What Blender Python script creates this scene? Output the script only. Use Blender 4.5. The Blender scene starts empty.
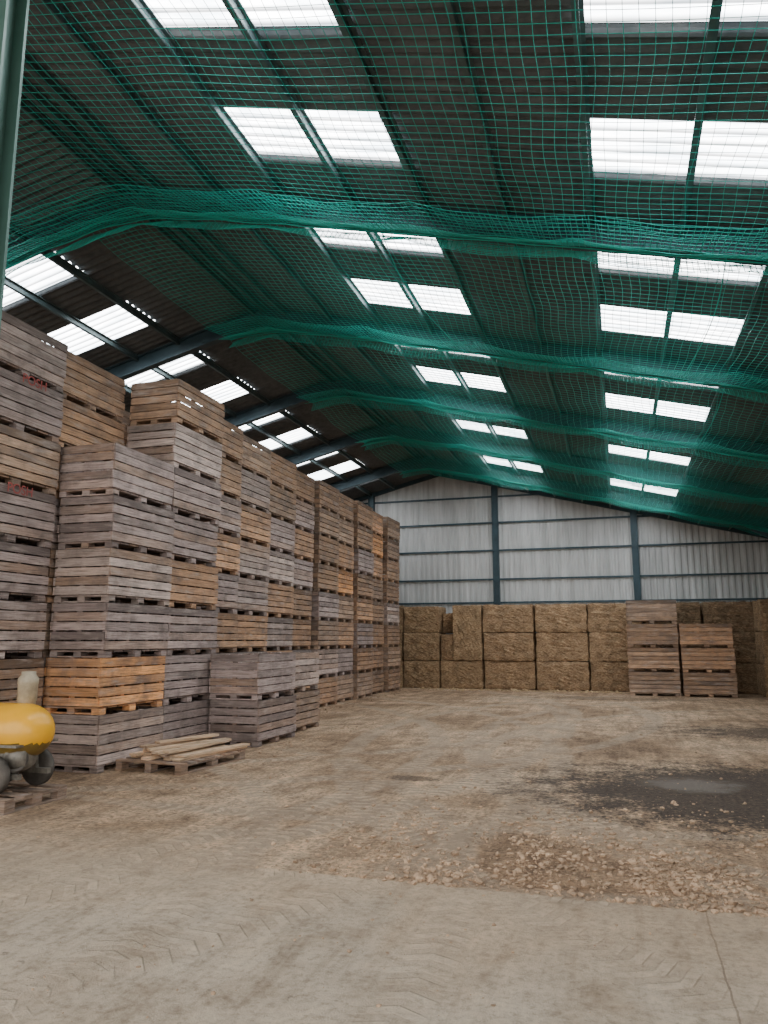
import bpy, bmesh, math, random
import numpy as np
from mathutils import Vector, Matrix, noise
random.seed(7); rng=np.random.default_rng(5)
scene=bpy.context.scene
COL=scene.collection
RX=-6.1; RZ=7.75; SL=0.254; XL=-17.5; XR=5.35; Y0=-1.0; Y1=27.0
def roofz(x): return RZ-SL*abs(x-RX)
FR=[0.1,4.1,8.1,12.1,16.1,20.1,24.1]

# ---------------- materials
def newmat(name):
    m=bpy.data.materials.new(name); m.use_nodes=True
    nt=m.node_tree; nt.nodes.clear()
    out=nt.nodes.new('ShaderNodeOutputMaterial'); b=nt.nodes.new('ShaderNodeBsdfPrincipled')
    nt.links.new(b.outputs[0],out.inputs[0])
    return m,nt,b
def ramp(nt,src,pts):
    r=nt.nodes.new('ShaderNodeValToRGB'); nt.links.new(src,r.inputs[0])
    e=r.color_ramp.elements
    while len(e)<len(pts): e.new(0.5)
    for i,(p,c) in enumerate(pts):
        e[i].position=p; e[i].color=(c[0],c[1],c[2],1) if hasattr(c,'__len__') else (c,c,c,1)
    return r.outputs[0]
def mix(nt,f,a,b,mode='MIX'):
    m=nt.nodes.new('ShaderNodeMix'); m.data_type='RGBA'; m.blend_type=mode
    for s,v in ((m.inputs[0],f),(m.inputs[6],a),(m.inputs[7],b)):
        if isinstance(v,bpy.types.NodeSocket): nt.links.new(v,s)
        elif hasattr(v,'__len__'): s.default_value=(v[0],v[1],v[2],1)
        else: s.default_value=v if s==m.inputs[0] else (v,v,v,1)
    return m.outputs[2]
def math_(nt,op,a,b=0.0,c=0.0,clamp=False):
    m=nt.nodes.new('ShaderNodeMath'); m.operation=op; m.use_clamp=clamp
    for s,v in zip(m.inputs,(a,b,c)):
        if isinstance(v,bpy.types.NodeSocket): nt.links.new(v,s)
        else: s.default_value=v
    return m.outputs[0]
def noise_(nt,vec,scale,detail=5,rough=.6,mapscale=None,dist=0,rot=0):
    if mapscale:
        mp=nt.nodes.new('ShaderNodeMapping'); mp.inputs['Scale'].default_value=mapscale
        mp.inputs['Rotation'].default_value=(0,0,rot)
        nt.links.new(vec,mp.inputs[0]); vec=mp.outputs[0]
    n=nt.nodes.new('ShaderNodeTexNoise'); nt.links.new(vec,n.inputs['Vector'])
    n.inputs['Scale'].default_value=scale; n.inputs['Detail'].default_value=detail; n.inputs['Roughness'].default_value=rough
    n.inputs['Distortion'].default_value=dist
    return n.outputs[0]
def bump(nt,b,h,strength=.4,dist=.02):
    n=nt.nodes.new('ShaderNodeBump'); n.inputs['Strength'].default_value=strength; n.inputs['Distance'].default_value=dist
    nt.links.new(h,n.inputs['Height']); nt.links.new(n.outputs[0],b.inputs['Normal'])
def simple(name,col,rough=.6,metal=0,var=.25,scale=6):
    m,nt,b=newmat(name)
    tc=nt.nodes.new('ShaderNodeTexCoord')
    f=noise_(nt,tc.outputs['Object'],scale)
    c=ramp(nt,f,[(.3,[x*(1-var) for x in col]),(.7,[min(1,x*(1+var)) for x in col])])
    nt.links.new(c,b.inputs['Base Color']); b.inputs['Roughness'].default_value=rough; b.inputs['Metallic'].default_value=metal
    return m

def wood_mat(name,fixed=None,stain=.75):
    m,nt,b=newmat(name)
    tc=nt.nodes.new('ShaderNodeTexCoord'); oi=nt.nodes.new('ShaderNodeObjectInfo'); g=nt.nodes.new('ShaderNodeNewGeometry')
    add=nt.nodes.new('ShaderNodeVectorMath'); add.operation='ADD'
    sc=nt.nodes.new('ShaderNodeVectorMath'); sc.operation='SCALE'; sc.inputs[0].default_value=(37,21,13)
    r=math_(nt,'ADD',oi.outputs['Random'],g.outputs['Random Per Island'])
    nt.links.new(r,sc.inputs['Scale']); nt.links.new(tc.outputs['Object'],add.inputs[0]); nt.links.new(sc.outputs[0],add.inputs[1])
    v=add.outputs[0]
    grain=noise_(nt,v,1.0,6,.7,(3,3,75))
    blot=noise_(nt,v,2.0,5,.65)
    base=oi.outputs['Color'] if fixed is None else fixed
    isl=ramp(nt,g.outputs['Random Per Island'],[(0,.5),(.25,.85),(.6,1.05),(1,1.5)])
    c=mix(nt,1.0,base,isl,'MULTIPLY')
    r2=math_(nt,'FRACT',math_(nt,'MULTIPLY',r,7.31))
    c=mix(nt,ramp(nt,r2,[(.65,0),(.95,.5)]),c,(.40,.24,.14) if fixed is None else (.66,.50,.34))
    c=mix(nt,1.0,c,ramp(nt,grain,[(.30,.28),(.48,.92),(.72,1.45)]),'MULTIPLY')
    gf=ramp(nt,blot,[(.45,0),(.68,stain)])
    c=mix(nt,gf,c,(.13,.105,.095))
    lt=noise_(nt,v,3.1,4,.6,(1,1,5))
    c=mix(nt,ramp(nt,lt,[(.52,0),(.72,.5)]),c,(.50,.43,.39))
    nt.links.new(c,b.inputs['Base Color']); b.inputs['Roughness'].default_value=.85
    bump(nt,b,grain,.7,.014)
    return m
M_wood=wood_mat('weathered_wood')
M_pine=wood_mat('pine_board',(.74,.52,.34),.2)
M_net=simple('green_net',(.003,.42,.35),.45,0,.15,1)
M_rope=simple('green_rope',(.006,.40,.33),.7,0,.2,3)
M_steel=simple('painted_steel_frame',(.04,.075,.095),.5,.2,.25,3)
M_col=simple('green_column_paint',(.10,.20,.175),.45,.1,.12,3)
M_purl=simple('purlin_steel',(.085,.12,.125),.5,.4,.25,3)

m,nt,b=newmat('fibre_cement_roof'); M_roof=m
tc=nt.nodes.new('ShaderNodeTexCoord')
f=noise_(nt,tc.outputs['Object'],1.2,6,.6,(1,.5,1))
f2=noise_(nt,tc.outputs['Object'],9,4,.6)
c=ramp(nt,f,[(.3,(.055,.062,.068)),(.7,(.11,.122,.13))]); c=mix(nt,.4,c,ramp(nt,f2,[(.35,(.05,.057,.062)),(.7,(.135,.145,.15))]))
nt.links.new(c,b.inputs['Base Color']); b.inputs['Roughness'].default_value=.8
m=bpy.data.materials.new('translucent_skylight'); m.use_nodes=True; nt=m.node_tree; nt.nodes.clear(); M_sky=m
o=nt.nodes.new('ShaderNodeOutputMaterial'); e=nt.nodes.new('ShaderNodeEmission'); tc=nt.nodes.new('ShaderNodeTexCoord')
f=noise_(nt,tc.outputs['Object'],1.0,4,.6,(1.2,9,1))
sp=nt.nodes.new('ShaderNodeSeparateXYZ'); nt.links.new(tc.outputs['Object'],sp.inputs[0])
rib=math_(nt,'SINE',math_(nt,'MULTIPLY',sp.outputs[1],2*math.pi/.16))
c=mix(nt,1,ramp(nt,f,[(.3,(.42,.5,.56)),(.62,(1,1,1))]),ramp(nt,math_(nt,'MULTIPLY_ADD',rib,.5,.5),[(0,.16),(.5,1)]),'MULTIPLY')
nt.links.new(c,e.inputs[0]); e.inputs[1].default_value=17.0
nt.links.new(e.outputs[0],o.inputs[0])
m,nt,b=newmat('corrugated_wall_sheet'); M_wall=m
tc=nt.nodes.new('ShaderNodeTexCoord')
f=noise_(nt,tc.outputs['Object'],1.5,5,.6,(2.5,2.5,.3))
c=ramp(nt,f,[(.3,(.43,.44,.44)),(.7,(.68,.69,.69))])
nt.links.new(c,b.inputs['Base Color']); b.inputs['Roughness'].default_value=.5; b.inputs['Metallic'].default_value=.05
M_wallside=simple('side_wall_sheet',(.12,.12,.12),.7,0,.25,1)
m,nt,b=newmat('straw'); M_straw=m
tc=nt.nodes.new('ShaderNodeTexCoord'); oi=nt.nodes.new('ShaderNodeObjectInfo')
f=noise_(nt,tc.outputs['Object'],1,6,.75,(14,14,60)); f2=noise_(nt,tc.outputs['Object'],3,4,.6)
c=ramp(nt,f,[(.33,(.10,.06,.035)),(.5,(.43,.29,.17)),(.68,(.74,.57,.38))])
c=mix(nt,1,c,ramp(nt,f2,[(.3,.6),(.7,1.15)]),'MULTIPLY')
c=mix(nt,1,c,oi.outputs['Color'],'MULTIPLY')
nt.links.new(c,b.inputs['Base Color']); b.inputs['Roughness'].default_value=.9; bump(nt,b,f,.9,.04)
M_twine=simple('baling_twine',(.35,.22,.12),.8)

# floor
m,nt,b=newmat('barn_floor'); M_floor=m
tc=nt.nodes.new('ShaderNodeTexCoord'); P=tc.outputs['Object']
sep=nt.nodes.new('ShaderNodeSeparateXYZ'); nt.links.new(P,sep.inputs[0]); X=sep.outputs[0]; Y=sep.outputs[1]
nbig=noise_(nt,P,.45,6,.6,None,.6); nmed=noise_(nt,P,2.2,7,.7); nfine=noise_(nt,P,22,6,.7); nvf=noise_(nt,P,90,4,.7)
nm2=noise_(nt,P,5.5,6,.75)
strk=noise_(nt,P,1.0,6,.7,(4.5,.55,1),.5,.5); strk2=noise_(nt,P,1.0,6,.7,(5.5,.7,1),.5,-.7)
dirt=ramp(nt,nbig,[(.25,(.25,.165,.105)),(.42,(.46,.315,.20)),(.56,(.66,.48,.325)),(.8,(.78,.61,.45))])
dirt=mix(nt,.8,dirt,ramp(nt,nmed,[(.32,(.48,.43,.40)),(.5,(1,1,1)),(.72,(1.3,1.26,1.22))]),'MULTIPLY')
dirt=mix(nt,.6,dirt,ramp(nt,strk,[(.35,(.55,.5,.47)),(.5,(1,1,1)),(.66,(1.3,1.28,1.24))]),'MULTIPLY')
dirt=mix(nt,.5,dirt,ramp(nt,strk2,[(.35,(.6,.55,.52)),(.5,(1,1,1)),(.66,(1.25,1.22,1.2))]),'MULTIPLY')
dirt=mix(nt,.7,dirt,ramp(nt,nm2,[(.3,(.45,.41,.38)),(.5,(1,1,1)),(.7,(1.3,1.28,1.24))]),'MULTIPLY')
dirt=mix(nt,.9,dirt,ramp(nt,nfine,[(.32,(.38,.34,.31)),(.5,(1,1,1)),(.7,(1.38,1.35,1.3))]),'MULTIPLY')
eb=math_(nt,'MULTIPLY',math_(nt,'SUBTRACT',math_(nt,'MULTIPLY_ADD',nmed,1.6,6.3),Y),.9,0,True)
ebx=math_(nt,'MULTIPLY_ADD',X,.6,1.5,True)
dirt=mix(nt,math_(nt,'MULTIPLY',math_(nt,'MULTIPLY',eb,ebx),.75),dirt,mix(nt,1,dirt,(.62,.54,.47),'MULTIPLY'))
conc=ramp(nt,nbig,[(.25,(.44,.35,.26)),(.5,(.58,.49,.385)),(.75,(.66,.59,.49))])
conc=mix(nt,.8,conc,ramp(nt,nmed,[(.3,(.58,.52,.46)),(.5,(1,1,1)),(.7,(1.12,1.11,1.09))]),'MULTIPLY')
conc=mix(nt,.6,conc,ramp(nt,strk2,[(.33,(.60,.55,.5)),(.5,(1,1,1)),(.66,(1.12,1.1,1.08))]),'MULTIPLY')
conc=mix(nt,.6,conc,ramp(nt,nm2,[(.3,(.58,.53,.48)),(.5,(1,1,1)),(.7,(1.12,1.1,1.08))]),'MULTIPLY')
conc=mix(nt,.6,conc,ramp(nt,nfine,[(.32,(.58,.54,.5)),(.5,(1,1,1)),(.7,(1.15,1.15,1.15))]),'MULTIPLY')
spk=ramp(nt,noise_(nt,P,13,3,.6),[(.66,0),(.72,.6)])
conc=mix(nt,spk,conc,(.17,.13,.10))
jd=math_(nt,'ABSOLUTE',math_(nt,'SUBTRACT',X,math_(nt,'MULTIPLY_ADD',nmed,.05,.385)))
joint=math_(nt,'LESS_THAN',jd,.005)
conc=mix(nt,math_(nt,'MULTIPLY',joint,.8),conc,(.13,.10,.08))
edge=math_(nt,'MULTIPLY_ADD',nmed,.26,5.10)
dust=math_(nt,'MULTIPLY',math_(nt,'SUBTRACT',math_(nt,'MULTIPLY_ADD',nbig,3.4,math_(nt,'MULTIPLY',Y,.5)),3.5),1.6,0,True)
conc=mix(nt,math_(nt,'MULTIPLY',dust,.6),conc,mix(nt,.5,dirt,(.52,.38,.25)))
isd=math_(nt,'MULTIPLY',math_(nt,'SUBTRACT',Y,edge),30.0,0,True)
lf=math_(nt,'MULTIPLY_ADD',X,.7,2.3,True)
soft=math_(nt,'MULTIPLY',math_(nt,'SUBTRACT',math_(nt,'MULTIPLY_ADD',nmed,2.4,Y),6.3),.9,0,True)
isd2=mix(nt,lf,soft,isd)
def track(cx,cy,R,w):
    dx=math_(nt,'SUBTRACT',X,cx); dy=math_(nt,'SUBTRACT',Y,cy)
    r=math_(nt,'SQRT',math_(nt,'ADD',math_(nt,'MULTIPLY',dx,dx),math_(nt,'MULTIPLY',dy,dy)))
    sd=math_(nt,'SUBTRACT',r,R); d=math_(nt,'ABSOLUTE',sd)
    band=math_(nt,'MULTIPLY',math_(nt,'SUBTRACT',w,d),14.0,0,True)
    ang=math_(nt,'ARCTAN2',dy,dx)
    tr=math_(nt,'SINE',math_(nt,'ADD',math_(nt,'MULTIPLY',ang,R*2*math.pi/.15),math_(nt,'MULTIPLY',d,18.0)))
    tr=math_(nt,'MULTIPLY',math_(nt,'ADD',tr,.25),2.5,0,True)
    return math_(nt,'MULTIPLY',band,tr),band
trs=None;bds=None
for a in [(-14,10,13.2,.20),(-14,10,11.4,.20),(9,14,11.4,.2),(9,14,13.2,.2),(7,12,9.0,.18),(-3,27,21.9,.14),(-3,27,20.2,.16),(-9,4,8.0,.18),(-9,4,6.4,.18),(-20,14,19.0,.2),(-10,17,9.0,.2),(-10,17,10.6,.2)]:
    t,bd=track(*a); trs=t if trs is None else math_(nt,'MAXIMUM',trs,t); bds=bd if bds is None else math_(nt,'MAXIMUM',bds,bd)
vis=ramp(nt,noise_(nt,P,.9,6,.7),[(.36,.0),(.52,1)])
vis=math_(nt,'MULTIPLY',vis,ramp(nt,nm2,[(.35,.35),(.55,1)]))
vis=math_(nt,'MULTIPLY',vis,mix(nt,isd2,.5,1.0))
trm=math_(nt,'MULTIPLY',trs,vis)
bdm=math_(nt,'MULTIPLY',bds,vis)
col=mix(nt,isd2,conc,dirt)
col=mix(nt,math_(nt,'MULTIPLY',bdm,.50),col,(.78,.62,.46))
col=mix(nt,math_(nt,'MULTIPLY',trm,.50),col,(.24,.165,.115))
def patch(cx,cy,rx,ry,amp=.9,soft_=3.0):
    dx=math_(nt,'DIVIDE',math_(nt,'SUBTRACT',X,cx),rx); dy=math_(nt,'DIVIDE',math_(nt,'SUBTRACT',Y,cy),ry)
    r=math_(nt,'SQRT',math_(nt,'ADD',math_(nt,'MULTIPLY',dx,dx),math_(nt,'MULTIPLY',dy,dy)))
    r=math_(nt,'ADD',r,math_(nt,'MULTIPLY',math_(nt,'SUBTRACT',nmed,.5),amp))
    r=math_(nt,'ADD',r,math_(nt,'MULTIPLY',math_(nt,'SUBTRACT',nm2,.5),amp*.9))
    r=math_(nt,'ADD',r,math_(nt,'MULTIPLY',math_(nt,'SUBTRACT',nfine,.5),amp*.6))
    return math_(nt,'MULTIPLY',math_(nt,'SUBTRACT',1.0,r),soft_,0,True)
dcol=ramp(nt,nfine,[(.35,(.04,.029,.022)),(.6,(.10,.072,.055)),(.75,(.22,.165,.125))])
col=mix(nt,math_(nt,'MULTIPLY',patch(2.0,9.1,3.6,2.3,1.0),.92),col,dcol)
col=mix(nt,math_(nt,'MULTIPLY',patch(3.2,15.0,3.2,1.4,1.2,2.0),.75),col,dcol)
col=mix(nt,math_(nt,'MULTIPLY',patch(-.2,22.5,3.5,.8,1.2,2.0),.4),col,dcol)
col=mix(nt,math_(nt,'MULTIPLY',patch(-2.4,9.0,.35,.22),.6),col,dcol)
col=mix(nt,math_(nt,'MULTIPLY',patch(.7,9.5,.6,.5,1.4,2.0),.5),col,(.36,.32,.28))
nt.links.new(col,b.inputs['Base Color'])
b.inputs['Roughness'].default_value=.88
hh=math_(nt,'ADD',math_(nt,'MULTIPLY',nfine,isd2),math_(nt,'MULTIPLY',nmed,.6)); hh=math_(nt,'ADD',hh,math_(nt,'MULTIPLY',math_(nt,'MULTIPLY',nm2,isd2),1.2)); hh=math_(nt,'ADD',hh,math_(nt,'MULTIPLY',trm,-.7)); hh=math_(nt,'MULTIPLY_ADD',nvf,.3,hh)
bump(nt,b,hh,.9,.06)
M_clod=simple('dry_soil_clod',(.42,.29,.19),.95,0,.5,2)
M_ground=simple('yard_ground',(.40,.36,.31),.9)

# ---------------- mesh builder
class MB:
    def __init__(s): s.v=[]; s.f=[]; s.m=[]
    def box(s,c,d,rz=0,mi=0,M=None):
        hx,hy,hz=d[0]/2,d[1]/2,d[2]/2; n=len(s.v)
        R=Matrix.Rotation(rz,4,'Z') if M is None else M
        for x,y,z in ((-1,-1,-1),(1,-1,-1),(1,1,-1),(-1,1,-1),(-1,-1,1),(1,-1,1),(1,1,1),(-1,1,1)):
            p=R@Vector((x*hx,y*hy,z*hz)); s.v.append((p[0]+c[0],p[1]+c[1],p[2]+c[2]))
        for q in ((0,3,2,1),(4,5,6,7),(0,1,5,4),(1,2,6,5),(2,3,7,6),(3,0,4,7)):
            s.f.append([n+i for i in q]); s.m.append(mi)
    def beam(s,p,q,w,h,mi=0):
        p=Vector(p);q=Vector(q);d=q-p;L=d.length;d.normalize()
        up=Vector((0,0,1)) if abs(d.z)<.95 else Vector((0,1,0))
        side=d.cross(up).normalized(); up=side.cross(d)
        M=Matrix((side,d,up)).transposed().to_4x4()
        s.box((p+q)/2,(w,L,h),M=M,mi=mi)
    def ibeam(s,p,q,w,h,t=.02,mi=0,up0=None):
        p=Vector(p);q=Vector(q);d=(q-p).normalized()
        up=Vector((0,0,1)) if abs(d.z)<.95 else Vector(up0 or (1,0,0))
        side=d.cross(up).normalized(); up=side.cross(d)
        M=Matrix((side,d,up)).transposed().to_4x4(); L=(q-p).length; c=(p+q)/2
        s.box(c,(t*.7,L,h-t),M=M,mi=mi)
        for sg in (-1,1): s.box(c+up*sg*(h/2-t/2),(w,L,t),M=M,mi=mi)
    def obj(s,name,mats,parent=None,smooth=False):
        me=bpy.data.meshes.new(name); me.from_pydata(s.v,[],s.f)
        for mm in mats: me.materials.append(mm)
        me.polygons.foreach_set('material_index',s.m); me.update()
        o=bpy.data.objects.new(name,me); COL.objects.link(o)
        if parent: o.parent=parent
        return o
def empty(name,loc=(0,0,0),rz=0):
    e=bpy.data.objects.new(name,None); e.location=loc; e.rotation_euler=(0,0,rz); e.empty_display_size=.2; COL.objects.link(e); return e

# ---------------- shell
def plane(name,x0,x1,y0,y1,z,mat):
    mb=MB(); mb.v=[(x0,y0,z),(x1,y0,z),(x1,y1,z),(x0,y1,z)]; mb.f=[[0,1,2,3]]; mb.m=[0]; return mb.obj(name,[mat])
FLOOR=plane('floor',XL,XR,Y0,Y1,0,M_floor)
plane('ground_yard',-60,60,-60,Y0,-.01,M_ground)

pitch=.16; amp=.024; spw=6
ys=np.arange(Y0,Y1+.001,pitch/spw)
P0=-.07; PS=.92
rows=[4.85,6.8,8.9,10.85,12.85,14.85,16.85,18.8,20.85,22.9,24.9]
groups=[(-9.6,-7.8),(P0-4*PS+.0,P0-2*PS),(P0,P0+2*PS)]
def is_sky(x,y):
    if not any(abs(y-r)<.43 for r in rows): return False
    return any(a<x<b_ for a,b_ in groups)
xs=sorted(set([XL-.3,-14,-11.5,RX,3.5,XR+.3]+[g for gg in groups for g in gg]))
roof=MB(); sky=MB()
zs=amp*np.sin(2*np.pi*ys/pitch)
for mb_,want in ((roof,False),(sky,True)):
    for j in range(len(xs)-1):
        xa,xb=xs[j],xs[j+1]
        for i in range(len(ys)-1):
            if is_sky((xa+xb)/2,(ys[i]+ys[i+1])/2)!=want: continue
            n=len(mb_.v)
            mb_.v+=[(xa,ys[i],roofz(xa)+zs[i]),(xb,ys[i],roofz(xb)+zs[i]),(xb,ys[i+1],roofz(xb)+zs[i+1]),(xa,ys[i+1],roofz(xa)+zs[i+1])]
            mb_.f.append([n,n+3,n+2,n+1]); mb_.m.append(0)
roof.obj('ceiling',[M_roof]); sky.obj('skylight_window_panels',[M_sky])

def corr_wall_x(name,y,xa,xb,mat,zf,p=.2,a=.03):
    mb=MB(); prof=[(0,0),(.35,0),(.5,1),(.85,1)]
    pts=[]; x=xa
    while x<xb:
        for u,h in prof:
            xx=x+u*p
            if xx<xb: pts.append((xx,y-h*a))
        x+=p
    pts.append((xb,y))
    for i in range(len(pts)-1):
        (x0,y0),(x1,y1)=pts[i],pts[i+1]; n=len(mb.v)
        mb.v+=[(x0,y0,0),(x1,y1,0),(x1,y1,zf(x1)),(x0,y0,zf(x0))]; mb.f.append([n,n+1,n+2,n+3]); mb.m.append(0)
    return mb.obj(name,[mat])
corr_wall_x('wall_back',Y1,XL,XR,M_wall,lambda x:roofz(x)+.02)
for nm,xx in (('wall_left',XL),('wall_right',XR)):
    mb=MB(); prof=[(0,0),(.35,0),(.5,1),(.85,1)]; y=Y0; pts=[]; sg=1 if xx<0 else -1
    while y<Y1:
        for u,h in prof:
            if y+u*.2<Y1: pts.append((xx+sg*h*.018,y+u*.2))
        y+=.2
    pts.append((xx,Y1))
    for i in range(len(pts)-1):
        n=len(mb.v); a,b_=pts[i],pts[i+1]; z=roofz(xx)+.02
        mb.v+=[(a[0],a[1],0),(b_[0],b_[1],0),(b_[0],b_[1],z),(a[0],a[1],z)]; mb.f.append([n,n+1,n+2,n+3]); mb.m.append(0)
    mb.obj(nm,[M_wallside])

mb=MB()
for x in (-13.4,-8.7,-4.05,.65):
    mb.ibeam((x,Y1-.16,0),(x,Y1-.16,roofz(x)-.05),.16,.22,.02)
for z in (2.9,3.72,4.75,5.75,6.7):
    half=(RZ-.12-z)/SL
    xa=max(XL+.1,RX-half); xb=min(XR-.1,RX+half)
    if xb>xa: mb.box(((xa+xb)/2,Y1-.07,z),(xb-xa,.05,.06))
for s in (-1,1):
    xe=XL if s<0 else XR
    mb.beam((RX,Y1-.1,RZ-.10),(xe,Y1-.1,roofz(xe)-.10),.10,.14)
mb.obj('gable_wall_framing',[M_steel])

mb=MB()
for y in FR:
    if y<1: continue
    for xe in (XL+.2,XR-.2):
        mb.ibeam((RX,y,RZ-.21),(xe,y,roofz(xe)-.21),.15,.30,.02)
        mb.ibeam((xe,y,0),(xe,y,roofz(xe)-.1),.18,.26,.02)
        s=1 if xe>RX else -1
        mb.beam((xe-s*1.3,y,roofz(xe-s*1.3)-.42),(xe,y,roofz(xe)-.75),.12,.14)
        mb.beam((RX,y,RZ-.44),(RX+s*1.2,y,RZ-.55),.10,.12)
mb.obj('roof_portal_frames',[M_steel])
mb=MB()
xp=[]
x=P0
while x<XR: xp.append(x); x+=PS
x=P0-PS
while x>RX+.3: xp.append(x); x-=PS
x=-7.8
while x>XL: xp.append(x); x-=.9
xp.append(RX+.12); xp.append(RX-.12)
for x in xp:
    z=roofz(x)-.035
    mb.box((x,(Y0+Y1)/2,z-.045),(.018,Y1-Y0-.02,.10)); mb.box((x+.02,(Y0+Y1)/2,z-.004),(.05,Y1-Y0-.02,.012)); mb.box((x-.02,(Y0+Y1)/2,z-.095),(.05,Y1-Y0-.02,.012))
mb.obj('roof_purlins',[M_purl])
mb=MB(); mb.ibeam((-4.33,4.1,0),(-4.33,4.1,roofz(-4.4)-.36),.22,.22,.025,up0=(0,1,0))
mb.box((-4.33,4.1,.015),(.38,.38,.03))
mb.box((-4.33,4.1-.125,.35),(.12,.02,.12))
mb.obj('steel_column',[M_col])

# ---------------- safety nets
def strands(A,B,r):
    A=np.asarray(A);B=np.asarray(B); d=B-A; d/=np.linalg.norm(d,axis=1)[:,None]+1e-9
    ref=np.tile(np.array([0.3,0.2,1.0]),(len(A),1)); s=np.cross(d,ref); s/=np.linalg.norm(s,axis=1)[:,None]; t=np.cross(s,d)
    V=[]
    for base in (A,B):
        for k in range(3):
            a=2*np.pi*k/3; V.append(base+r*(np.cos(a)*s+np.sin(a)*t))
    V=np.stack(V,1)
    n=len(A); idx=np.arange(n)[:,None]*6
    F=np.concatenate([idx+np.array([[k,(k+1)%3,3+(k+1)%3,3+k]]) for k in range(3)],0)
    return V.reshape(-1,3),F
def grid_net(Pg,r):
    a=[Pg[:-1].reshape(-1,3),Pg[:,:-1].reshape(-1,3)];b=[Pg[1:].reshape(-1,3),Pg[:,1:].reshape(-1,3)]
    return strands(np.concatenate(a),np.concatenate(b),r)
def mesh_np(name,parts,mat,parent=None):
    V=[];F=[];o=0
    for v,f in parts: V.append(v);F.append(f+o);o+=len(v)
    V=np.concatenate(V);F=np.concatenate(F)
    me=bpy.data.meshes.new(name); me.vertices.add(len(V)); me.vertices.foreach_set('co',V.astype(np.float32).ravel())
    me.loops.add(F.size); me.loops.foreach_set('vertex_index',F.astype(np.int32).ravel())
    me.polygons.add(len(F)); me.polygons.foreach_set('loop_start',np.arange(0,F.size,4,dtype=np.int32)); me.polygons.foreach_set('loop_total',np.full(len(F),4,dtype=np.int32))
    me.update(calc_edges=True); me.materials.append(mat)
    ob=bpy.data.objects.new(name,me); COL.objects.link(ob)
    if parent: ob.parent=parent
    return ob
NX1=5.1
netroot=empty('roof_safety_net')
def nz(x,y=0): return RZ-SL*np.sqrt((x-RX)**2+.5)
for bi in range(len(FR)-1):
    NX0=-8.3 if bi<2 else -6.7
    ya=FR[bi]; yb=FR[bi+1]
    cell=.10 if bi<3 else .125
    nu=int((NX1-NX0)/cell)+1; nv=int((yb-ya)/cell)+1
    x=np.linspace(NX0,NX1,nu)[:,None]*np.ones((1,nv)); v=np.linspace(0,1,nv)[None,:]*np.ones((nu,1)); y=ya+(yb-ya)*v
    ph=rng.uniform(0,6,6); sv=np.sin(np.pi*v)
    z=nz(x)-.33-.12*sv**.7-.02*sv*np.sin(x*1.3+ph[0])-.025*np.abs(np.sin((x-P0)*np.pi/(2*PS)))*(1-.6*sv)
    x2=x+.03*np.sin(y*1.6+ph[2])+.012*np.sin(y*5+x*3); y2=y+.05*np.sin(x*.7+ph[4])*sv+.02*np.sin(x*2.6+ph[5])*sv
    mesh_np('net_bay',[grid_net(np.stack([x2,y2,z],-1),.0029 if bi<2 else .0033)],M_net,netroot)
for bi,yf in enumerate(FR[1:]):
    parts=[]; NX0=-8.3 if bi<2 else -6.7
    for layer in range(3):
        cell=.06; nu=int((NX1-NX0)/cell); nv=8
        x=np.linspace(NX0,NX1,nu)[:,None]*np.ones((1,nv)); v=np.linspace(0,1,nv)[None,:]*np.ones((nu,1))
        ph=rng.uniform(0,6,5)
        drop=.12+.08*np.abs(np.sin((x-P0)*np.pi/(2*PS)+ (0,.25,.5)[layer]))**.8+.03*np.sin(x*.7+ph[1])
        z=nz(x)-.35-v*drop
        y=yf-.10+.10*layer-(.85,.45,.15)[layer]*v+.012*np.sin(x*9+ph[2]+3*v)
        parts.append(grid_net(np.stack([x,y,z],-1),.0042))
    xr=np.linspace(NX0,NX1,200)
    for k in range(2):
        pr=np.stack([xr,yf-(.12,.0)[k]+.01*np.sin(xr*7+k),nz(xr)-.36-.012*np.abs(np.sin((xr-P0)*np.pi/PS))],-1)
        parts.append(strands(pr[:-1],pr[1:],.010))
    mesh_np('net_gather',parts,M_net,netroot)
def curve_obj(name,pts,r,mat,parent=None):
    cu=bpy.data.curves.new(name,'CURVE'); cu.dimensions='3D'; cu.bevel_depth=r; cu.bevel_resolution=2
    sp=cu.splines.new('NURBS'); sp.points.add(len(pts)-1)
    for p,q in zip(sp.points,pts): p.co=(*q,1)
    sp.use_endpoint_u=True; sp.order_u=3; cu.materials.append(mat)
    ob=bpy.data.objects.new(name,cu); COL.objects.link(ob)
    if parent: ob.parent=parent
    return ob
for (xx,y0,y1_,sg) in ((1.15,8.0,12.0,.30),(1.7,4.2,8.0,.15),(1.6,12.0,16.0,.35),(-2.4,8.0,12.0,.2)):
    pts=[]
    for i in range(9):
        t=i/8; pts.append((xx+.10*math.sin(t*5+xx),y0+(y1_-y0)*t,float(nz(xx))-.42-sg*math.sin(math.pi*t)))
    curve_obj('net_cord',pts,.006,M_rope,netroot)

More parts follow.
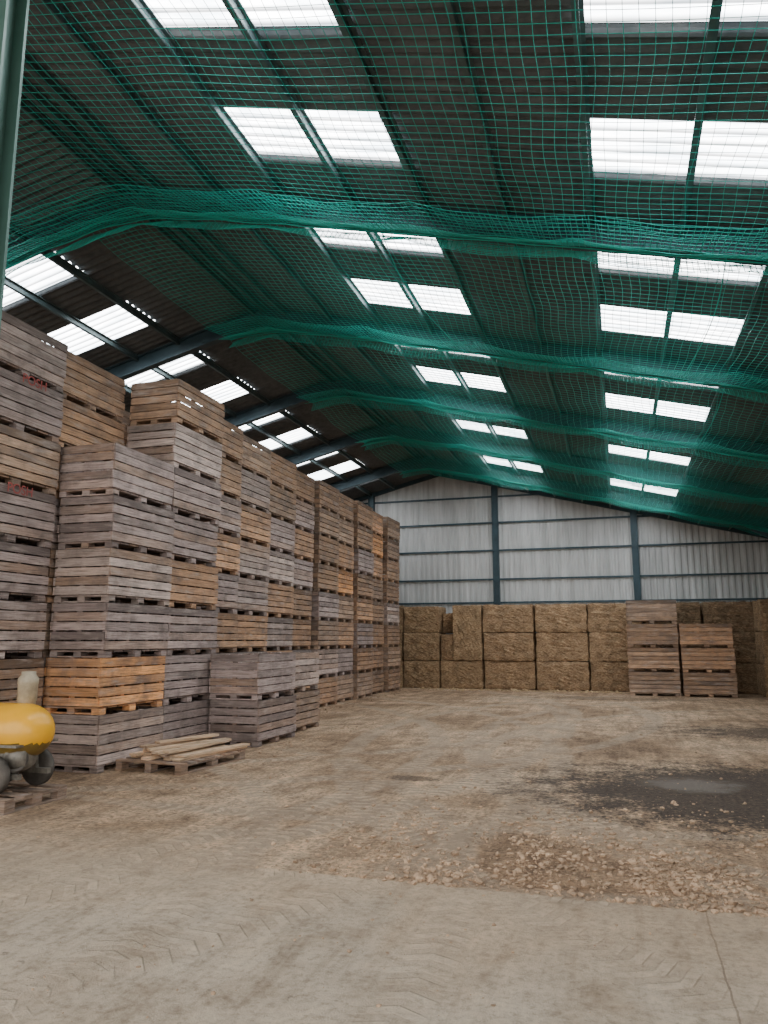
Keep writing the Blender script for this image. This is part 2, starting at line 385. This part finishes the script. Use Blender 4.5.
# ---------------- crates
L=1.40;W=.85;H=.69
def crate_mesh(i):
    r=random.Random(i); mb=MB()
    for y in (-.62,0,.62):
        for x in (-.36,0,.36): mb.box((x,y,.035),(.11,.13,.07))
        mb.box((0,y,.009),(W-.02,.10,.018))
    for k in range(7): mb.box((0,-.6+.2*k,.08),(W-.05,.18,.02))
    n=5; ph=.6/n
    for k in range(n):
        z=.09+ph*(k+.5)
        for s in (-1,1):
            j=lambda a:r.uniform(-a,a)
            mb.box((s*(W/2-.012)+j(.004),j(.008),z+j(.003)),(.022,L-.008+j(.02),ph-.018+j(.006)),rz=j(.002))
            mb.box((j(.004),s*(L/2-.012)+j(.004),z+j(.003)),(W-.05,.022,ph-.018+j(.006)))
    for sx in (-1,1):
        for sy in (-1,-.33,.33,1): mb.box((sx*(W/2-.05),sy*(L/2-.055),.39),(.05,.06,.59))
        mb.box((0,sx*(L/2-.04),.39),(.07,.03,.58))
    me=bpy.data.meshes.new('crate_mesh_%d'%i); me.from_pydata(mb.v,[],mb.f); me.materials.append(M_wood); me.update()
    return me
CM=[crate_mesh(i) for i in range(6)]
G=[(.40,.315,.285),(.34,.265,.245),(.46,.365,.325),(.37,.29,.27)]
B=[(.42,.25,.15),(.35,.22,.14),(.49,.285,.165),(.35,.24,.17)]
O=[(.78,.38,.16)]
def pick(c):
    t=G if c=='g' else B if c=='b' else O
    col=random.choice(t); s=random.uniform(.8,1.18); return (col[0]*s,col[1]*s,col[2]*s,1)
def stack(xface,y0,colors,rz=0,long_x=False,name='wooden_crate_stack'):
    if long_x: cx=xface-L/2; cy=y0+W/2; base=math.pi/2
    else: cx=xface-W/2; cy=y0+L/2; base=0
    e=empty(name,(cx,cy,0),rz)
    for k,c in enumerate(colors):
        o=bpy.data.objects.new('crate_%d'%(k+1),random.choice(CM)); COL.objects.link(o); o.parent=e
        jx=random.uniform(-.022,.022); jy=random.uniform(-.018,.018)
        o.location=(jx,jy,k*(H+.001)); o.rotation_euler=(0,0,base+random.uniform(-.008,.008)+(math.pi if random.random()<.5 else 0))
        o.color=pick(c)
    return e
S1=stack(-6.93,6.66,'gbgggbgg')
stack(-6.93,5.20,'ggbggggg')
stack(-7.03,8.13,'ggbbgbbb')
stack(-6.14,8.16,'gogggg')
stack(-6.20,9.64,'gggbgggb')
stack(-6.62,11.16,'ggbgbgbb')
stack(-6.74,12.66,'bgbggbgb'); stack(-6.84,14.17,'gbgbggbb')
y=15.68
for k,c in enumerate(['bgbbgbgb','bgbgbbbb','bgbbobbb','bbgbbgbb','bbbbbbob','bbbgbbbb']):
    stack((-7.02,-6.90,-7.02,-6.92,-7.06,-6.95)[k],y,c); y+=1.49
y=6.66
for k in range(12):
    stack(-7.98,y,'gbbgbbbb' if k%2 else 'bgbbgbgb'); y+=1.49
stack(-5.30,10.80,'gg'); stack(-5.48,12.35,'bg')
stack(1.62,23.85,'bbbb',long_x=True); stack(3.08,23.75,'bbb',long_x=True)
mt=simple('faded_red_paint',(.36,.08,.07),.8)
mw=simple('faded_dark_paint',(.07,.06,.06),.8)
def lettering(par,s,yy,zz,size,mat):
    cu=bpy.data.curves.new('lettering','FONT'); cu.body=s; cu.size=size; cu.extrude=.001; cu.align_x='CENTER'
    cu.materials.append(mat); o=bpy.data.objects.new('painted_lettering',cu); COL.objects.link(o)
    o.parent=par; o.location=(W/2+.032,yy,zz); o.rotation_euler=(math.pi/2,0,math.pi/2)
lettering(S1,'POSH',.14,4.75,.17,mt); lettering(S1,'POSH',.04,3.35,.17,mt)

# ---------------- bales
def bale_mesh(i,sx,sy,sz):
    bm=bmesh.new(); bmesh.ops.create_cube(bm,size=1)
    bmesh.ops.subdivide_edges(bm,edges=bm.edges[:],cuts=17,use_grid_fill=True)
    for v in bm.verts:
        p=v.co.copy()
        m_=[abs(p.x)*2,abs(p.y)*2,abs(p.z)*2]; edge=sorted(m_)[1]
        sh=1-.03*max(0,edge-.8)/.2
        q=Vector((p.x*sx*sh,p.y*sy*sh,p.z*sz*(1-.015*max(0,edge-.8)/.2)))
        nn=noise.noise(q*5+Vector((i*9,0,0)))*.035+noise.noise(q*19+Vector((i*5,3,0)))*.035
        q+=q.normalized()*(nn-.012)
        v.co=q
    mb=MB(); bm.verts.index_update()
    mb.v=[tuple(v.co) for v in bm.verts]; mb.f=[[v.index for v in f.verts] for f in bm.faces]; mb.m=[0]*len(mb.f); bm.free()
    for k in range(4):
        z=(-.36+.24*k)*sz; t=.010
        for s in (-1,1):
            mb.box((0,s*(sy/2-.010),z),(sx*.97,t,t),mi=1); mb.box((s*(sx/2-.010),0,z),(t,sy*.97,t),mi=1)
    me2=bpy.data.meshes.new('straw_bale_mesh'); me2.from_pydata(mb.v,[],mb.f); me2.materials.append(M_straw); me2.materials.append(M_twine)
    me2.polygons.foreach_set('material_index',mb.m); me2.update(); return me2
cache={}
broot=empty('straw_bale_stack',(0,0,0))
def bale(xa,xb,za,zb,y0=25.4,dy=1.2,c=None,root=None):
    key=(round(xb-xa,2),round(dy,2),round(zb-za,2),random.randint(0,1))
    if key not in cache: cache[key]=bale_mesh(len(cache),key[0],key[1],key[2])
    o=bpy.data.objects.new('bale',cache[key]); COL.objects.link(o); o.parent=root or broot
    o.location=((xa+xb)/2+random.uniform(-.02,.02),y0+dy/2+random.uniform(-.05,.05),(za+zb)/2)
    o.rotation_euler=(0,0,random.uniform(-.015,.015)+(math.pi if random.random()<.5 else 0))
    s=random.uniform(.85,1.12); c=c or (s,s*.98,s*.93); o.color=(*c,1)
h=.92
for r in range(3):
    z0=r*h; z1=z0+h
    bale(-8.6,-7.1,z0,z1)
    bale(-7.08,-5.82,z0,z1-(.0 if r<2 else .03))
bale(-5.8,-4.36,0,h); bale(-5.36,-4.37,h,3*h)
bale(-5.80,-5.37,h,2*h-.05,dy=1.1,y0=25.45,c=(.85,.8,.75)); bale(-5.80,-5.37,2*h,3*h-.25,dy=.8,y0=25.8,c=(.75,.7,.65))
for r in range(3):
    z0=r*h; z1=z0+h
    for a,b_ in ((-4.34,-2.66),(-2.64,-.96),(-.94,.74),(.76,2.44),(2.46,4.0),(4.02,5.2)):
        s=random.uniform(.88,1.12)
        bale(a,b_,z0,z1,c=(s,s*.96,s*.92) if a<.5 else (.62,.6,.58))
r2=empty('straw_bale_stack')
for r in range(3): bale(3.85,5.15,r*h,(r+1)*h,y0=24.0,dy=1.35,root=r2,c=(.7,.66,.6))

def clods(name,n,fn,smin,smax,mat):
    base=bmesh.new(); bmesh.ops.create_icosphere(base,subdivisions=1,radius=1); bv=np.array([v.co[:] for v in base.verts]); bf=np.array([[v.index for v in f.verts] for f in base.faces]); base.free()
    V=[];F=[]
    for i in range(n):
        x,y=fn(); s=smin+(smax-smin)*random.random()**5
        sc=np.array([s*random.uniform(.7,1.4),s*random.uniform(.7,1.4),s*random.uniform(.4,.8)])
        a=random.uniform(0,6.28); R=np.array([[math.cos(a),-math.sin(a),0],[math.sin(a),math.cos(a),0],[0,0,1]])
        v=(bv*(1+rng.uniform(-.25,.25,(len(bv),1))))*sc@R.T+np.array([x,y,sc[2]*.5])
        F.append(bf+len(V)*len(bv)); V.append(v)
    V=np.concatenate(V);F=np.concatenate(F)
    me=bpy.data.meshes.new(name); me.from_pydata(V.tolist(),[],F.tolist()); me.materials.append(mat)
    o=bpy.data.objects.new(name,me); COL.objects.link(o); o.parent=FLOOR; return o
def f1():
    while True:
        x=random.uniform(-2.6,4.6); y=5.22+abs(random.gauss(0,1.15))
        if noise.noise(Vector((x*1.3,y*1.3,3)))<random.uniform(-.5,.35): continue
        if x+2.6>(random.random()**1.5)*2.4*(1 if y<6.8 else .7) and y<9.4: return x,y
def f2(): return random.uniform(-4.8,5),random.uniform(5.4,23.5)
def f3():
    while True:
        y=random.uniform(7,25); lim=-5.1 if y<14 else -6.8
        x=lim+abs(random.gauss(0,.25))
        if 8.3<y<10.1 and x<-4.85: continue
        return x,y
def f4(): return random.uniform(-6.5,0),25.25-abs(random.gauss(0,.35))
def f5(): return random.uniform(-3,2.2),random.uniform(2.2,5.2)
clods('soil_clods',9000,f1,.005,.029,M_clod)
clods('scattered_crumbs',2600,f2,.005,.022,M_clod)
clods('debris_beside_crates',450,f3,.008,.032,M_clod)
clods('loose_straw_crumbs',500,f4,.012,.06,simple('straw_crumb',(.50,.36,.21),.9))
clods('gravel_on_slab',300,f5,.003,.013,M_clod)

def pallet(name,loc,lx,ly,rz=0):
    e=empty(name,loc,rz); mb=MB()
    for x in (-lx/2+.05,0,lx/2-.05):
        for yy in (-ly/2+.07,0,ly/2-.07): mb.box((x,yy,.055),(.09,.13,.07))
        mb.box((x,0,.01),(.09,ly,.02)); mb.box((x,0,.10),(.09,ly,.02))
    n=int(ly/.17)
    for k in range(n): mb.box((0,-ly/2+.06+k*(ly-.12)/(n-1),.12),(lx,.11,.02),rz=random.uniform(-.01,.01))
    o=mb.obj('pallet_base',[M_wood],e); o.color=(.34,.24,.175,1); return e
pe=pallet('timber_pallet_with_boards',(-5.52,9.10,0),1.0,1.4,-.10)
mb=MB()
for i in range(15):
    lay=i//6; k=i%6
    mb.box((-.30+k*.13+random.uniform(-.02,.02)+lay*.04,random.uniform(-.05,.12)+.04,.147+lay*.033+random.uniform(0,.003)),(.115,1.2+random.uniform(-.25,.2),.030),rz=random.uniform(-.05,.05)-.10)
mb.box((.02,.1,.245),(.12,1.3,.03),rz=-.28); mb.box((-.12,.02,.277),(.12,1.15,.03),rz=-.16); mb.box((.22,.0,.245),(.10,1.2,.03),rz=-.05)
mb.box((-.05,.15,.309),(.10,1.0,.03),rz=-.22)
mb.obj('loose_boards',[M_pine],pe)

# ---------------- yellow machine on pallet
pallet('timber_pallet',(-6.04,6.46,0),1.05,.85)
me_=empty('yellow_tank_trailer',(-6.02,6.46,.13))
M_yel=simple('yellow_paint',(.88,.44,.02),.3,0,.08,3); M_olive=simple('olive_yellow',(.20,.13,.03),.5,0,.3,8)
M_gr=simple('grey_cast_metal',(.20,.185,.16),.5,.3,.4,14); M_rub=simple('dusty_rubber',(.09,.08,.07),.8,0,.4,9); M_cream=simple('cream_plastic',(.42,.36,.26),.5,0,.3,9)
def lathe(name,prof,mat,parent,axis='Z',loc=(0,0,0),seg=36):
    bm=bmesh.new(); rings=[]
    for (r,h_) in prof:
        ring=[]
        for k in range(seg):
            a=2*math.pi*k/seg; p=(r*math.cos(a),r*math.sin(a),h_)
            if axis=='X': p=(p[2],p[0],p[1])
            if axis=='Y': p=(p[0],p[2],p[1])
            ring.append(bm.verts.new(p))
        rings.append(ring)
    for a,b_ in zip(rings[:-1],rings[1:]):
        for k in range(seg): bm.faces.new((a[k],a[(k+1)%seg],b_[(k+1)%seg],b_[k]))
    bm.faces.new(rings[0]); bm.faces.new(rings[-1])
    bmesh.ops.recalc_face_normals(bm,faces=bm.faces)
    me=bpy.data.meshes.new(name); bm.to_mesh(me); bm.free(); me.materials.append(mat)
    for p in me.polygons: p.use_smooth=len(p.vertices)==4
    o=bpy.data.objects.new(name,me); COL.objects.link(o); o.parent=parent; o.location=loc
    return o
pr=[]
for k in range(0,13):
    a=math.pi/2*k/12; pr.append((.001+.27*math.sin(a),-.50-.20*math.cos(a)))
for k in range(0,13):
    a=math.pi/2*k/12; pr.append((.001+.27*math.cos(a),.24+.30*math.sin(a)))
t=lathe('tank',pr,M_yel,me_,'X',(.04,0,.57))
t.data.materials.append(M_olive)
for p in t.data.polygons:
    if p.center.z<-.10: p.material_index=1  # lower part of the tank takes the darker olive yellow
mb=MB()
mb.box((-.02,0,.46),(.96,.58,.022))
for x in (-.42,.28):
    for yy in (-.18,.18): mb.beam((x,yy,.46),(x,yy*1.1,.17),.04,.04)
mb.box((-.05,-.2,.17),(1.0,.05,.05)); mb.box((-.05,.2,.17),(1.0,.05,.05))
mb.box((-.05,0,.30),(.42,.30,.26)); mb.box((.22,-.12,.36),(.16,.14,.18)); mb.box((-.3,-.2,.34),(.12,.1,.16))
mb.obj('chassis_frame',[M_gr],me_)
def wheel(x,y,r,w=.09):
    lathe('tyre',[(r*.6,-w/2),(r*.9,-w/2),(r,-w*.3),(r,w*.3),(r*.9,w/2),(r*.6,w/2)],M_rub,me_,'Y',(x,y,r+.002))
    lathe('wheel_hub',[(.02,-w*.6),(r*.3,-w*.58),(r*.32,-w*.45),(r*.62,-w*.42),(r*.62,w*.42),(.02,w*.5)],M_gr,me_,'Y',(x,y,r+.002))
for xx in (.22,-.20):
    wheel(xx,-.30,.185); wheel(xx,.30,.185)
lathe('pump_housing',[(.02,-.12),(.10,-.12),(.13,-.06),(.13,.06),(.10,.12),(.02,.12)],M_gr,me_,'X',(.33,-.08,.34))
lathe('filter_canister',[(.02,0),(.085,0),(.085,.05),(.095,.06),(.095,.22),(.10,.23),(.10,.28),(.07,.32),(.07,.35),(.02,.355)],M_cream,me_,'Z',(.20,.10,.80))
curve_obj('hose',[(.3,-.1,.4),(.42,-.15,.45),(.45,-.1,.3),(.40,-.2,.2),(.3,-.26,.25)],.018,M_rub,me_)

# ---------------- light & camera
w=bpy.data.worlds.new('overcast_sky'); scene.world=w; w.use_nodes=True
bg=w.node_tree.nodes['Background']; bg.inputs[0].default_value=(1.0,.97,.93,1); bg.inputs[1].default_value=3.0
cam=bpy.data.cameras.new('camera'); cam.sensor_width=36; cam.lens=760/1024*36; cam.clip_end=200
co=bpy.data.objects.new('camera',cam); COL.objects.link(co); co.location=(0,0,1.6)
co.rotation_euler=(math.radians(90+9.56),0,math.radians(17.0)); scene.camera=co
